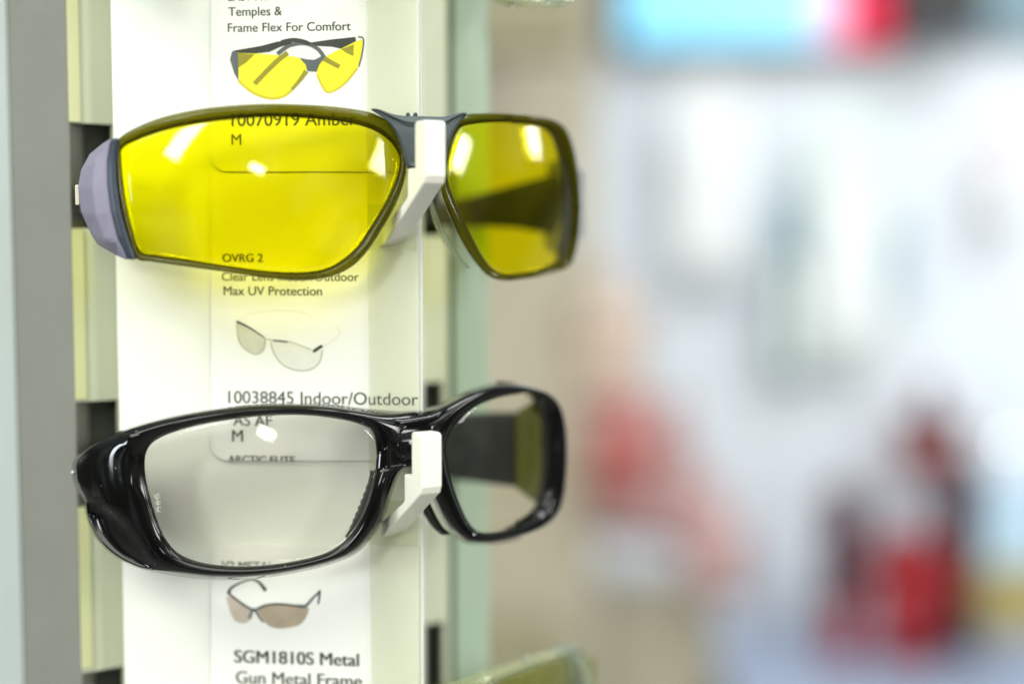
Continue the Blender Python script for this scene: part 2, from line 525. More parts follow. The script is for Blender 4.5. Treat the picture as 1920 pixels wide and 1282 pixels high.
# hooks
HPSI = math.radians(30)
def make_hook(px, py):
    base = lab(px, py, 0.002)
    o = Vector((math.sin(HPSI), -math.cos(HPSI), 0))
    t = Vector((math.cos(HPSI), math.sin(HPSI), 0))
    prof = [(-2, -1.0), (0, 1.2), (14.0, 8.8), (15.3, 9.8), (15.3, 16.6), (19.6, 16.6), (19.6, 27.4), (20.2, 28.0), (24.6, 28.0), (25.4, 27.2), (25.4, 14.6), (24.6, 12.8), (2, -2.2), (-2, -3.4)]
    bm = bmesh.new()
    T = 0.0057
    A = [bm.verts.new(base + o * (n * .001) + Vector((0, 0, z * .001))) for n, z in prof]
    B = [bm.verts.new(base + o * (n * .001) + Vector((0, 0, z * .001)) + t * T) for n, z in prof]
    bm.faces.new(A); bm.faces.new(B[::-1])
    for i in range(len(A)):
        j = (i + 1) % len(A)
        bm.faces.new((A[i], B[i], B[j], A[j]))
    h = link('hook', bm, M['hook'], stand, bevel=0.0009)
    for p in h.data.polygons: p.use_smooth = False
    return h
for hx, hy, pl in ((719, 441, 470), (714, 986, 1017)):
    h = make_hook(hx, hy)
    bm = bmesh.new()
    zc = lab(740, pl).z
    a, b = lab(694, 440, 0.0026), lab(785, 440, 0.0026)
    a2, b2 = lab(694, 440, 0.0038), lab(785, 440, 0.0038)
    prism(bm, [(a2.x, a2.y), (b2.x, b2.y), (b.x, b.y), (a.x, a.y)], zc, zc + 0.012)
    link('back_plate', bm, M['acrylic'], h, bevel=0.0003)

# ================================================================== label cards
def card(name, label, x0, x1, y0, y1, round_bl=0, round_tl=0, off=0.0003):
    """a thin card on the label plane between pixel rows"""
    pts = []
    def corner(cx, cy, r, a0, a1):
        for k in range(9):
            a = math.radians(a0 + (a1 - a0) * k / 8)
            pts.append((cx + r * math.cos(a), cy + r * math.sin(a)))
    if round_tl: corner(x0 + round_tl, y0 + round_tl, round_tl, 180, 270)
    else: pts.append((x0, y0))
    pts.append((x1, y0)); pts.append((x1, y1))
    if round_bl: corner(x0 + round_bl, y1 - round_bl, round_bl, 90, 180)
    else: pts.append((x0, y1))
    bm = bmesh.new()
    A = [bm.verts.new(lab(x, y, off)) for x, y in pts]
    B = [bm.verts.new(lab(x, y, off - 0.00030)) for x, y in pts]
    bm.faces.new(A); bm.faces.new(B[::-1])
    for i in range(len(A)):
        j = (i + 1) % len(A)
        bm.faces.new((A[i], A[j], B[j], B[i]))
    o = link(name, bm, M['paper'])
    return tag(o, label, 'label card', 'printed label cards in the display column')

def text(card_o, s, x, base, xr, bold=0.0, mat=None, off=0.00038, clip=None, ys=1.0):
    """printed words: left edge x, baseline row, right edge xr"""
    cu = bpy.data.curves.new('printed_text', 'FONT')
    cu.body = s
    cu.size = 1.0
    cu.resolution_u = 6
    tmp = bpy.data.objects.new('printed_text', cu)
    COL.objects.link(tmp)
    dg = bpy.context.evaluated_depsgraph_get()
    dg.update()
    me = bpy.data.meshes.new_from_object(tmp.evaluated_get(dg))
    bpy.data.objects.remove(tmp)
    bpy.data.curves.remove(cu)
    xs = [v.co.x for v in me.vertices]
    a, b = min(xs), max(xs)
    P0 = lab(x, base, off)
    w = (lab(xr, base, off) - P0).length
    k = w / (b - a)
    for v in me.vertices:
        u, h = (v.co.x - a) * k, v.co.y * k * ys
        v.co = P0 + LT * u + Vector((0, 0, h))
    if clip is not None:
        bm = bmesh.new(); bm.from_mesh(me)
        bmesh.ops.bisect_plane(bm, geom=bm.verts[:] + bm.edges[:] + bm.faces[:], plane_co=lab(x, clip, off), plane_no=(0, 0, -1), clear_outer=True)
        bm.to_mesh(me); bm.free()
    if bold:
        bm = bmesh.new(); bm.from_mesh(me)
        g = bmesh.ops.duplicate(bm, geom=bm.verts[:] + bm.edges[:] + bm.faces[:])
        for v in g['geom']:
            if isinstance(v, bmesh.types.BMVert):
                v.co += LT * (bold * k * 3.0) + LN * 2e-6
        bm.to_mesh(me); bm.free()
    me.materials.append(mat or M['ink'])
    o = bpy.data.objects.new('printed_text', me)
    COL.objects.link(o)
    o.parent = card_o
    return o

c1 = card('label_card', 'white label card with printed yellow glasses picture, topmost, ending behind the yellow lens', 397, 786, -160, 322, round_bl=32)
text(c1, 'EASY FIT', 429, 3, 505)
text(c1, 'Temples &', 429, 31, 529, 0.006)
text(c1, 'Frame Flex For Comfort', 428, 61, 658, 0.006)
text(c1, '10070919 Amber', 435, 237, 668, 0.006)
text(c1, 'M', 435, 272, 453)
c2 = card('label_card', 'white label card reading Max UV Protection above the black glasses, with faint clear glasses picture', 397, 786, 325, 863, round_bl=32)
text(c2, 'OVRG 2', 418, 491, 493, 0.014)
text(c2, 'Clear Lens Indoor/Outdoor', 417, 526, 673, 0.004)
text(c2, 'Max UV Protection', 420, 553, 604, 0.006)
text(c2, '10038845 Indoor/Outdoor', 429, 755, 784, 0.004, M['ink'])
text(c2, 'AS AF', 438, 797, 510, 0.006)
text(c2, 'M', 436, 827, 456, 0.006)
text(c2, 'ARCTIC ELITE', 428, 867, 553, 0.014, clip=862)
c3 = card('label_card', 'white label card reading Gun Metal Frame with tan sunglasses picture, lowest of the cards', 397, 786, 1021, 1500, round_tl=26)
text(c3, 'V2 METAL', 416, 1066, 514, 0.012)
text(c3, 'SGM1810S Metal', 440, 1240, 672, 0.018)
text(c3, 'Gun Metal Frame', 443, 1279, 678, 0.012)

# printed picture 1: yellow glasses
O1, O2, O3, O4 = 0.00034, 0.00037, 0.00040, 0.00043
bm = bmesh.new()
flat_poly(bm, [(446, 99), (480, 101), (520, 104), (563, 109), (574, 122), (574, 136), (562, 154), (547, 172), (532, 183), (514, 187), (494, 183), (470, 172), (452, 156), (446, 130)], O1, 0, 4)
flat_poly(bm, [(609, 108), (640, 92), (672, 77), (681, 78), (681, 97), (671, 130), (650, 156), (630, 171), (615, 175), (606, 165), (594, 138), (598, 122)], O1, 0, 4)
flat_line(bm, [(448, 152), (470, 171), (494, 182), (514, 185), (532, 181), (547, 170), (562, 152), (573, 134)], 5, O2, 1)
flat_line(bm, [(595, 140), (606, 164), (615, 173), (630, 169), (650, 154), (670, 129)], 4, O2, 1)
flat_line(bm, [(575, 134), (562, 152), (548, 168)], lambda t: 9 - 4 * t, O3, 2)
flat_poly(bm, [(447, 100), (478, 103), (462, 118), (447, 128)], O2, 2)
flat_poly(bm, [(640, 93), (664, 84), (663, 106), (650, 100)], O2, 2)
flat_line(bm, [(540, 100), (515, 120), (478, 158)], 9, O2, 2)
flat_line(bm, [(606, 109), (620, 117), (637, 126)], lambda t: 10 - 2 * t, O2, 2)
flat_poly(bm, [(436, 97), (447, 98), (448, 152), (440, 138), (432, 112)], O3, 3)
flat_poly(bm, [(437, 96), (490, 87), (520, 79), (545, 76), (548, 83), (528, 88), (506, 98), (480, 101), (450, 100)], O3, 4)
flat_line(bm, [(521, 102), (540, 88), (560, 83), (580, 84), (598, 94), (608, 108)], lambda t: 6 + 4 * abs(t - .5), O3, 3)
flat_line(bm, [(528, 80), (550, 76), (570, 79), (582, 84)], 8, O4, 4)
flat_poly(bm, [(580, 81), (620, 75), (667, 70), (668, 78), (640, 92), (622, 88), (600, 87), (586, 87)], O3, 4)
flat_poly(bm, [(562, 109), (576, 112), (590, 113), (602, 107), (611, 106), (599, 122), (594, 135), (577, 134), (574, 122)], O4, 3)
flat_line(bm, [(672, 70), (681, 72), (682, 84), (678, 108), (673, 126)], 2.5, O4, 3)
link('printed_picture', bm, [M['p_yellow'], M['p_gold'], M['p_olive'], M['p_grey'], M['p_dark']], c1)

# printed picture 2: clear glasses
bm = bmesh.new()
flat_poly(bm, [(445, 602), (470, 616), (497, 633), (496, 653), (482, 663), (466, 657), (449, 638)], O1, 0, 4)
flat_poly(bm, [(509, 637), (540, 641), (585, 655), (604, 657), (600, 678), (585, 692), (558, 693), (530, 683), (515, 662)], O1, 2, 4)
flat_line(bm, [(444, 602), (470, 615), (497, 633)], lambda t: 4.5 - 2.5 * t, O2, 3)
flat_line(bm, [(445, 604), (449, 639), (466, 658), (482, 664), (495, 655), (498, 634)], 2, O2, 1)
flat_line(bm, [(498, 636), (512, 637), (542, 640), (584, 655)], 2, O2, 1)
flat_line(bm, [(508, 640), (515, 663), (532, 684), (558, 694), (583, 692), (600, 678), (605, 656)], 2.2, O2, 1)
flat_line(bm, [(588, 659), (598, 652), (605, 648)], 6, O3, 3)
flat_line(bm, [(513, 638), (530, 640), (540, 641)], 3, O3, 4)
flat_line(bm, [(446, 602), (470, 588), (520, 582), (560, 584), (585, 592)], 2, O2, 2)
flat_line(bm, [(604, 650), (628, 636), (638, 622), (632, 612)], 2, O2, 2)
link('printed_picture', bm, [M['p_pale'], M['p_line'], M['p_tint'], M['p_dark'], M['p_grey']], c2)

# printed picture 3: tan sunglasses
bm = bmesh.new()
flat_poly(bm, [(428, 1116), (470, 1142), (473, 1158), (457, 1167), (440, 1161), (431, 1140)], O1, 1, 4)
flat_poly(bm, [(484, 1143), (500, 1133), (540, 1133), (576, 1136), (577, 1150), (562, 1170), (526, 1177), (505, 1172), (493, 1158)], O1, 0, 4)
flat_line(bm, [(429, 1111), (450, 1127), (471, 1140), (482, 1140), (500, 1133), (525, 1131), (552, 1134), (575, 1135)], lambda t: 4, O2, 2)
flat_line(bm, [(562, 1135), (574, 1134), (588, 1119), (600, 1107)], lambda t: 7 - 4 * t, O3, 3)
flat_line(bm, [(600, 1105), (599, 1120), (597, 1131)], lambda t: 5 - 2 * t, O3, 3)
flat_line(bm, [(429, 1113), (434, 1101), (452, 1091), (472, 1085), (486, 1090), (499, 1106)], lambda t: 7 - 4 * math.sin(math.pi * t), O3, 2)
flat_line(bm, [(473, 1143), (471, 1150), (467, 1158)], 4, O3, 3)
flat_line(bm, [(480, 1142), (486, 1154), (495, 1165)], 4, O3, 3)
flat_poly(bm, [(469, 1139), (486, 1139), (481, 1146), (474, 1146)], O4, 3)
link('printed_picture', bm, [M['p_tan'], M['p_tan2'], M['p_dark'], M['p_grey']], c3)

# ================================================================== glasses
class Front:
    """curved front of a pair of glasses: an upright arc, gently domed"""
    def __init__(s, px0, Y0, zc, psi=28, R=.105, Rv=.10):
        s.R, s.Rv, s.psi, s.zc = R, Rv, math.radians(psi), zc
        X0 = (px0 - 960) / FPX * Y0
        s.Xc = X0 - R * math.sin(s.psi)
        s.Yc = Y0 + R * math.cos(s.psi)
    def rad(s, z): return s.R - (z - s.zc) ** 2 / (2 * s.Rv)
    def un(s, px, py, off=0.0):
        d = ray(px, py); z = s.zc
        for i in range(14):
            r = s.rad(z) + off
            A = d[0] ** 2 + d[1] ** 2
            B = -2 * (d[0] * s.Xc + d[1] * s.Yc)
            C = s.Xc ** 2 + s.Yc ** 2 - r * r
            D = max(B * B - 4 * A * C, 0)
            t = (-B - math.sqrt(D)) / (2 * A)
            z = t * d[2]
        return math.atan2(t * d[0] - s.Xc, s.Yc - t * d[1]), z
    def P(s, f, z, off=0.0):
        r = s.rad(z) + off
        return Vector((s.Xc + r * math.sin(f), s.Yc - r * math.cos(f), CAMZ + z))
    def px(s, px, py, off=0.0):
        f, z = s.un(px, py, off)
        return s.P(f, z, off)
    def axis(s):      # straight back, away from the viewer
        return Vector((-math.sin(s.psi), math.cos(s.psi), 0))

def rim_mesh(name, fr, outer, inner, rings, mat, parent, n=6, warp=None, smooth=True, dark=None, into=None, cut=None, edge_px=0):
    """closed band between two matched pixel loops; rings = (k across the band, offset m, offset from pixel fit)"""
    O = catmull(outer, n); I = catmull(inner, n)
    N = len(O)
    bm = into or bmesh.new()
    V = []
    for ri, (k, off) in enumerate(rings):
        row = []
        for j in range(N):
            kk = k
            if edge_px and k < 0.25:
                kk = k * min(1.0, edge_px / math.dist(O[j], I[j]))
            x = O[j][0] + (I[j][0] - O[j][0]) * kk
            y = O[j][1] + (I[j][1] - O[j][1]) * kk
            oo = off if not callable(off) else off(x, y)
            if cut and abs(O[j][0] - cut[0]) < 3 and cut[1] < O[j][1] < cut[2] and ri < 10: oo = 0.0006
            if warp: oo += warp(x, y)
            f, z = fr.un(x, y, 0.0)
            if f < math.radians(47):
                f, z = fr.un(x, y, oo)
            row.append(bm.verts.new(fr.P(f, z, oo)))
        V.append(row)
    R = len(rings)
    for i in range(R):
        a, b = V[i], V[(i + 1) % R]
        for j in range(N):
            k = (j + 1) % N
            fc = bm.faces.new((a[j], a[k], b[k], b[j]))
            if dark and i in dark: fc.material_index = 1
    if into: return bm
    return link(name, bm, mat, parent, smooth=smooth)

def lens_mesh(name, fr, loop, mat, parent, o0=-0.0012, th=0.0020, n=6, grow=1.0, warp=None):
    L = catmull(loop, n)
    pts = [fr.un(x, y, o0) for x, y in L]
    cf = sum(p[0] for p in pts) / len(pts); cz = sum(p[1] for p in pts) / len(pts)
    bm = bmesh.new()
    NR = 12
    def layer(off):
        c = bm.verts.new(fr.P(cf, cz, off))
        rows = []
        for i in range(1, NR + 1):
            k = i / NR * grow
            rows.append([bm.verts.new(fr.P(cf + (f - cf) * k, cz + (z - cz) * k, off)) for f, z in pts])
        N = len(pts)
        for j in range(N):
            bm.faces.new((c, rows[0][j], rows[0][(j + 1) % N]))
        for i in range(NR - 1):
            for j in range(N):
                k = (j + 1) % N
                bm.faces.new((rows[i][j], rows[i][k], rows[i + 1][k], rows[i + 1][j]))
        return rows[-1]
    A = layer(o0); B = layer(o0 - th)
    N = len(A)
    for j in range(N):
        k = (j + 1) % N
        bm.faces.new((A[j], A[k], B[k], B[j]))
    return link(name, bm, mat, parent, smooth=True)

def temple_mesh(name, path, heights, thick, mat, parent, side=1):
    """a flat arm along path points (centre line) with given heights"""
    bm = bmesh.new()
    rows = []
    for i, p in enumerate(path):
        a, b = path[max(i - 1, 0)], path[min(i + 1, len(path) - 1)]
        d = (b - a); d.z = 0; d.normalize()
        n = Vector((-d.y, d.x, 0)) * thick / 2
        h = heights[i] / 2
        ring = []
        for s, q in ((1, 1), (1, .8), (1, -.8), (1, -1), (-1, -1), (-1, -.8), (-1, .8), (-1, 1)):
            w = 0.55 if abs(q) == 1 else 1.0
            ring.append(bm.verts.new(p + n * s * w + Vector((0, 0, h * q))))
        rows.append(ring)
    for i in range(len(rows) - 1):
        for j in range(8):
            k = (j + 1) % 8
            bm.faces.new((rows[i][j], rows[i][k], rows[i + 1][k], rows[i + 1][j]))
    bm.faces.new(rows[0]); bm.faces.new(rows[-1][::-1])
    return link(name, bm, mat, parent, smooth=False, bevel=0.0004)

# ---------------------------------------------------------------- yellow over-glasses
fy = Front(778, .364, .0105)
YL_out = [(222, 262), (262, 236), (315, 217), (380, 204), (450, 197), (520, 195), (600, 198), (665, 205), (705, 215), (738, 238), (755, 270), (761, 300), (759, 335), (744, 380), (717, 428), (690, 470), (660, 500), (620, 519), (565, 526), (495, 521), (420, 510), (340, 499), (285, 491), (255, 484), (240, 440), (229, 390), (222, 340), (219, 300)]
YL_in = [(233, 284), (268, 268), (320, 252), (385, 240), (450, 233), (520, 229), (600, 234), (660, 243), (702, 257), (732, 279), (745, 300), (744, 318), (733, 345), (716, 378), (692, 416), (666, 453), (638, 480), (603, 499), (556, 505), (490, 502), (418, 492), (345, 480), (295, 473), (266, 466), (251, 428), (240, 384), (234, 340), (231, 305)]
YR_out = [(868, 216), (910, 212), (960, 213), (1010, 217), (1045, 226), (1066, 245), (1080, 285), (1088, 340), (1091, 390), (1087, 440), (1079, 480), (1067, 501), (1030, 515), (985, 524), (942, 526), (915, 517), (892, 494), (868, 458), (848, 418), (831, 375), (824, 340), (828, 300), (838, 262), (850, 234)]
YR_in = [(872, 246), (912, 239), (960, 238), (1007, 242), (1036, 252), (1052, 272), (1064, 310), (1071, 350), (1074, 390), (1072, 432), (1066, 464), (1056, 484), (1025, 498), (985, 507), (952, 508), (930, 499), (912, 476), (890, 432), (868, 385), (851, 345), (845, 318), (847, 292), (853, 268), (861, 254)]
YL_in = [(b[0] + (a[0] - b[0]) * .27, b[1] + (a[1] - b[1]) * .27) for a, b in zip(YL_out, YL_in)]
YR_in = [(b[0] + (a[0] - b[0]) * .32, b[1] + (a[1] - b[1]) * .32) for a, b in zip(YR_out, YR_in)]
RIM_Y = [(0.0, -0.0035), (0.04, -0.0008), (0.18, 0.0004), (0.45, 0.0003), (0.66, 0.0), (1.0, -0.0008), (1.0, -0.0026), (0.72, -0.0044), (0.2, -0.0046)]

def mirror(fr, v, d_off=0.0):
    dx, dy = v.x - fr.Xc, v.y - fr.Yc
    f = math.atan2(dx, -dy); r = math.hypot(dx, dy)
    g = 2 * fr.psi - f
    return Vector((fr.Xc + (r + d_off) * math.sin(g), fr.Yc - (r + d_off) * math.cos(g), v.z))

def facet_plate(name, cols, thick, mat, parent):
    bm = bmesh.new()
    c = [[bm.verts.new(p) for p in col] for col in cols]
    for i in range(len(c) - 1):
        for j in range(len(c[i]) - 1):
            bm.faces.new((c[i][j], c[i][j + 1], c[i + 1][j + 1], c[i + 1][j]))
    o = link(name, bm, mat, parent)
    s = o.modifiers.new('solidify', 'SOLIDIFY'); s.thickness = thick; s.offset = 0
    b = o.modifiers.new('bevel', 'BEVEL'); b.width = 0.0007; b.segments = 2; b.angle_limit = math.radians(12)
    return o

def yellow_temple_parts(root, fr, dark, edge, arm):
    F = [(223, 258), (218, 300), (220, 345), (227, 395), (239, 440), (256, 487)]
    F2 = [(211, 261), (205, 300), (205, 345), (212, 398), (224, 445), (242, 486)]
    Mc = [(196, 271), (182, 306), (178, 350), (184, 402), (200, 450), (226, 479)]
    B = [(174, 289), (156, 322), (150, 352), (156, 396), (174, 435), (187, 457)]
    Y0 = fr.P(*fr.un(222, 360)).y
    def dep(col, dy): return [at(x, y, Y0 + (dy[i] if isinstance(dy, list) else dy)) for i, (x, y) in enumerate(col)]
    c0, c1_, c2_, c3_ = dep(F, 0.0), dep(F2, 0.0012), dep(Mc, [.0075, .0030, .0022, .0022, .0030, .0070]), dep(B, [.0135, .0115, .0105, .0110, .0125, .0135])
    facet_plate('side_plate', [c1_, c2_, c3_], 0.0016, dark, root)
    facet_plate('plate_edge', [c0, c1_], 0.0020, edge, root)
    m = lambda col: [mirror(fr, v, -0.006) + Vector((-.002, .004, 0)) for v in col]
    facet_plate('side_plate', [m(c1_), m(c2_), m(c3_)], 0.0016, dark, root)
    facet_plate('plate_edge', [m(c0), m(c1_)], 0.0020, edge, root)
    # arms: left goes straight back into its slot, right runs inward to the right slot
    hl = at(158, 372, Y0 + 0.0135)
    el = at(172, 372, 0.3995)
    temple_mesh('temple', [hl, hl.lerp(el, .5), el], [.0095, .0085, .008], .0026, arm, root)
    hr = mirror(fr, at(172, 372, Y0 + 0.010))
    er = Vector((X(812, 0.4335), 0.4335, zat(400, 0.4335)))
    back = er + (er - hr).normalized() * 0.006
    mid = hr.lerp(er, .45) + Vector((0.001, 0.006, 0.0008))
    q = hr.lerp(er, .15) + Vector((0.001, 0.003, 0.0004))
    temple_mesh('temple', [hr, q, mid, hr.lerp(er, .75) + Vector((0, .0045, 0)), er, back], [.0205, .0195, .0135, .0090, .0070, .0065], .0030, arm, root)
    return hl

def make_wrap(name, label, cat, loc, lensm, rimm, bridgem, sidem, edgem, arm, padm):
    fr = fy
    root = thing(name, label, cat, loc, 'safety glasses hanging on the display hooks')
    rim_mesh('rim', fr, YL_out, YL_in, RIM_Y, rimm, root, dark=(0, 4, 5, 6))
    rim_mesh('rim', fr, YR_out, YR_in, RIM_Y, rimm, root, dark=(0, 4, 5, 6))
    def tuck(o, i, k=.35): return [(b[0] + (a[0] - b[0]) * k, b[1] + (a[1] - b[1]) * k) for a, b in zip(o, i)]
    lens_mesh('lens', fr, tuck(YL_out, YL_in), lensm, root, -0.0010, .0018)
    lens_mesh('lens', fr, tuck(YR_out, YR_in), lensm, root, -0.0010, .0018)
    # bridge saddle with two swept wings
    outline = [(696, 206), (704, 204), (716, 207), (735, 214), (752, 217), (764, 218), (780, 218), (806, 219), (832, 219), (852, 215), (868, 211), (875, 213), (868, 222), (856, 238), (846, 258), (840, 280), (836, 300), (818, 316), (796, 317), (778, 317), (766, 318), (761, 308), (755, 286), (746, 260), (733, 236), (715, 219)]
    cx = [(696, 206), (704, 206), (716, 211), (735, 222), (752, 232), (764, 238), (780, 240), (806, 240), (832, 238), (848, 226), (862, 218), (870, 215), (864, 223), (852, 238), (842, 258), (835, 280), (828, 296), (814, 304), (796, 306), (781, 304), (773, 304), (769, 296), (763, 276), (754, 254), (740, 236), (720, 219)]
    bm = bmesh.new()
    OO = catmull(outline, 3); CC = catmull(cx, 3)
    def row(L, off): return [bm.verts.new(fr.px(x, y, off)) for x, y in L]
    r0 = row(OO, -.0040); r1 = row(OO, 0.0010)
    r2 = [bm.verts.new(fr.px(a[0] * .5 + b[0] * .5, a[1] * .5 + b[1] * .5, 0.0020)) for a, b in zip(OO, CC)]
    r3 = row(CC, 0.0014)
    n = len(OO)
    for A, B in ((r0, r1), (r1, r2), (r2, r3)):
        for j in range(n):
            k = (j + 1) % n
            bm.faces.new((A[j], A[k], B[k], B[j]))
    bm.faces.new(r3); bm.faces.new(r0[::-1])
    br = link('bridge', bm, bridgem, root, bevel=0.0004)
    bm = bmesh.new()
    for bx in (765, 779):
        c = fr.px(bx, 215.5, -0.0008)
        bmesh.ops.create_uvsphere(bm, u_segments=10, v_segments=6, radius=0.0006, matrix=Matrix.Translation(c))
    link('stud', bm, bridgem, br, smooth=True)
    # nose pads behind the inner rims
    for a in ([(822, 372), (833, 402), (850, 437), (872, 474), (898, 503)], [(764, 330), (748, 378), (722, 424), (700, 458), (676, 486)]):
        L = catmull(a, 5, closed=False)
        bm = bmesh.new()
        sgn = -1 if a[0][0] > 780 else 1
        R0 = []
        for i, (x, y) in enumerate(L):
            t = i / (len(L) - 1)
            w = 9 * math.sin(math.pi * min(max(t, .08), .95)) + 2
            f, z = fr.un(x, y, 0)
            p = fr.P(f, z, -.0046); q = fr.P(f + sgn * -0.008, z, -.0046 - .0003 * w)
            n2 = (q - p).cross(Vector((0, 0, 1))).normalized() * .0006
            R0.append([bm.verts.new(v) for v in (p + n2, q + n2, q - n2, p - n2)])
        for i in range(len(R0) - 1):
            for j in range(4):
                k = (j + 1) % 4
                bm.faces.new((R0[i][j], R0[i][k], R0[i + 1][k], R0[i + 1][j]))
        bm.faces.new(R0[0]); bm.faces.new(R0[-1][::-1])
        link('nose_pad', bm, padm, root, smooth=True)
    yellow_temple_parts(root, fr, sidem, edgem, arm)
    return root

yl_loc = fy.P(fy.psi, .0105)
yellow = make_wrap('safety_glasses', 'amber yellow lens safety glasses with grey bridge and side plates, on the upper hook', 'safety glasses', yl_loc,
                   M['lens_yellow'], [M['rim_yellow'], M['rim_yellow_painted_dark']], M['bridge_grey'], M['side_grey'], M['side_dark'], M['black_matte'], M['pad'])
Y0 = fy.P(*fy.un(222, 360)).y
bm = bmesh.new()
box(bm, at(147, 366, Y0 + .0150), (.0012, .002, .0052))
link('hinge', bm, M['cream'], yellow, bevel=.0003)

# clear pairs above and below: copies of the wrap style in clear plastic
def shifted(root, dz, label, swap, name, dx=0.0):
    r = root.copy(); COL.objects.link(r)
    r.location = root.location + Vector((dx, 0, dz))
    r['label'] = label
    for ch in list(root.children):
        if ch.name.startswith('hinge'): continue
        c = ch.copy(); COL.objects.link(c); c.parent = r
        c.matrix_parent_inverse = ch.matrix_parent_inverse.copy()
        c.data = ch.data.copy()
        for i, m in enumerate(c.data.materials):
            c.data.materials[i] = swap.get(m.name, m)
        for g in list(ch.children):
            gg = g.copy(); COL.objects.link(gg); gg.parent = c
            gg.matrix_parent_inverse = g.matrix_parent_inverse.copy()
            gg.data = g.data.copy()
            for i, m in enumerate(gg.data.materials):
                gg.data.materials[i] = swap.get(m.name, m)
    return r
SW = {'yellow_lens': M['lens_clear'], 'thick_yellow_edge': M['rim_clear'], 'painted_dark_yellow_edge': M['rim_clear'], 'slate_rubber': M['rim_clear'], 'lavender_grey_plastic': M['blue_grey'], 'matt_black_plastic': M['pale_arm'], 'clear_nose_pad': M['pad']}
shifted(yellow, 0.0738, 'clear safety glasses at the top, all cut off but the bottom of one lens', SW, 'safety_glasses')
shifted(yellow, -0.1500, 'clear safety glasses with olive inner arm, cut off at the bottom of the photo', SW, 'safety_glasses', 0.0045)

# ---------------------------------------------------------------- black glasses
fb = Front(788, .366, -.066)
BL_out = [(788, 768), (745, 770), (690, 766), (630, 759), (575, 756), (520, 756), (460, 759), (400, 766), (335, 777), (280, 790), (230, 806), (185, 826), (155, 845), (137, 866), (136, 892), (142, 912), (156, 940), (163, 974), (180, 1008), (212, 1040), (262, 1065), (330, 1079), (400, 1086), (480, 1084), (560, 1072), (630, 1054), (672, 1034), (704, 998), (724, 960), (737, 920), (750, 886), (768, 872), (788, 870), (788, 850), (788, 820), (788, 790)]
BL_in = [(706, 850), (703, 824), (693, 804), (664, 792), (625, 784), (580, 779), (530, 778), (470, 782), (410, 790), (360, 800), (320, 812), (294, 824), (279, 838), (272, 858), (272, 884), (275, 905), (281, 930), (288, 955), (298, 984), (312, 1012), (334, 1036), (368, 1051), (415, 1059), (475, 1060), (540, 1053), (598, 1040), (632, 1024), (657, 1000), (676, 970), (689, 940), (697, 912), (702, 890), (704, 880), (705, 871), (705.5, 863), (706, 856)]
BR_out = [(788, 768), (818, 760), (850, 745), (880, 731), (912, 721), (942, 716), (975, 718), (1008, 726), (1036, 741), (1054, 764), (1064, 800), (1067, 845), (1066, 890), (1061, 935), (1050, 966), (1025, 990), (985, 1007), (940, 1018), (900, 1021), (872, 1017), (848, 1000), (828, 972), (812, 938), (802, 910), (797, 885), (788, 870), (788, 850), (788, 820), (788, 790)]
BR_in = [(836, 845), (838, 826), (850, 801), (872, 777), (900, 758), (935, 745), (968, 739), (1000, 738), (1022, 745), (1035, 765), (1042, 800), (1043, 845), (1040, 890), (1034, 930), (1022, 956), (1002, 973), (970, 987), (938, 995), (912, 998), (894, 994), (878, 976), (864, 948), (853, 920), (845, 895), (842, 884), (840, 873), (838.5, 864), (837, 856), (836, 850)]
def bwarp(x, y):
    if x < 270:
        t = (270 - x) / 134
        return -0.007 * t ** 3
    return 0.0
def smooth(a, b, v):
    t = min(max((v - a) / (b - a), 0), 1)
    return t * t * (3 - 2 * t)
def groove(x, y):
    # the lower cheek of the wide left corner is scooped in along a curved crease
    if x < 300:
        yc = 938 + max(0, (x - 150) / 140) ** 2 * 125
        d = -0.0024 * smooth(yc - 7, yc + 9, y) * smooth(305, 270, x)
        return d + 0.0008 * math.exp(-((x - 243) / 9) ** 2) * smooth(960, 900, y)
    return 0.0
g_ = lambda b: (lambda x, y: b + groove(x, y))
RIM_B = [(0.0, -0.0085), (0.07, -0.0055), (0.16, -0.0016), (0.22, g_(-0.0002)), (0.28, g_(0.0005)), (0.35, g_(0.0008)), (0.42, g_(0.0010)), (0.50, g_(0.0011)), (0.58, g_(0.0010)), (0.66, g_(0.0008)), (0.74, g_(0.0006)), (0.84, 0.0002), (0.93, -0.0006), (1.0, -0.0016), (1.0, -0.0042), (0.6, -0.0060), (0.2, -0.0088)]
bl_loc = fb.P(fb.psi, -.064)
black = thing('safety_glasses', 'glossy black framed clear lens safety glasses on the lower hook', 'safety glasses', bl_loc, 'safety glasses hanging on the display hooks')
bm = bmesh.new()
CUT = (788, 772, 867)
rim_mesh('frame', fb, BL_out, BL_in, RIM_B, None, None, warp=bwarp, into=bm, cut=CUT, edge_px=42)
rim_mesh('frame', fb, BR_out, BR_in, RIM_B, None, None, into=bm, cut=CUT, edge_px=42)
bmesh.ops.remove_doubles(bm, verts=bm.verts[:], dist=0.00005)
link('frame', bm, M['black_gloss'], black, smooth=True)
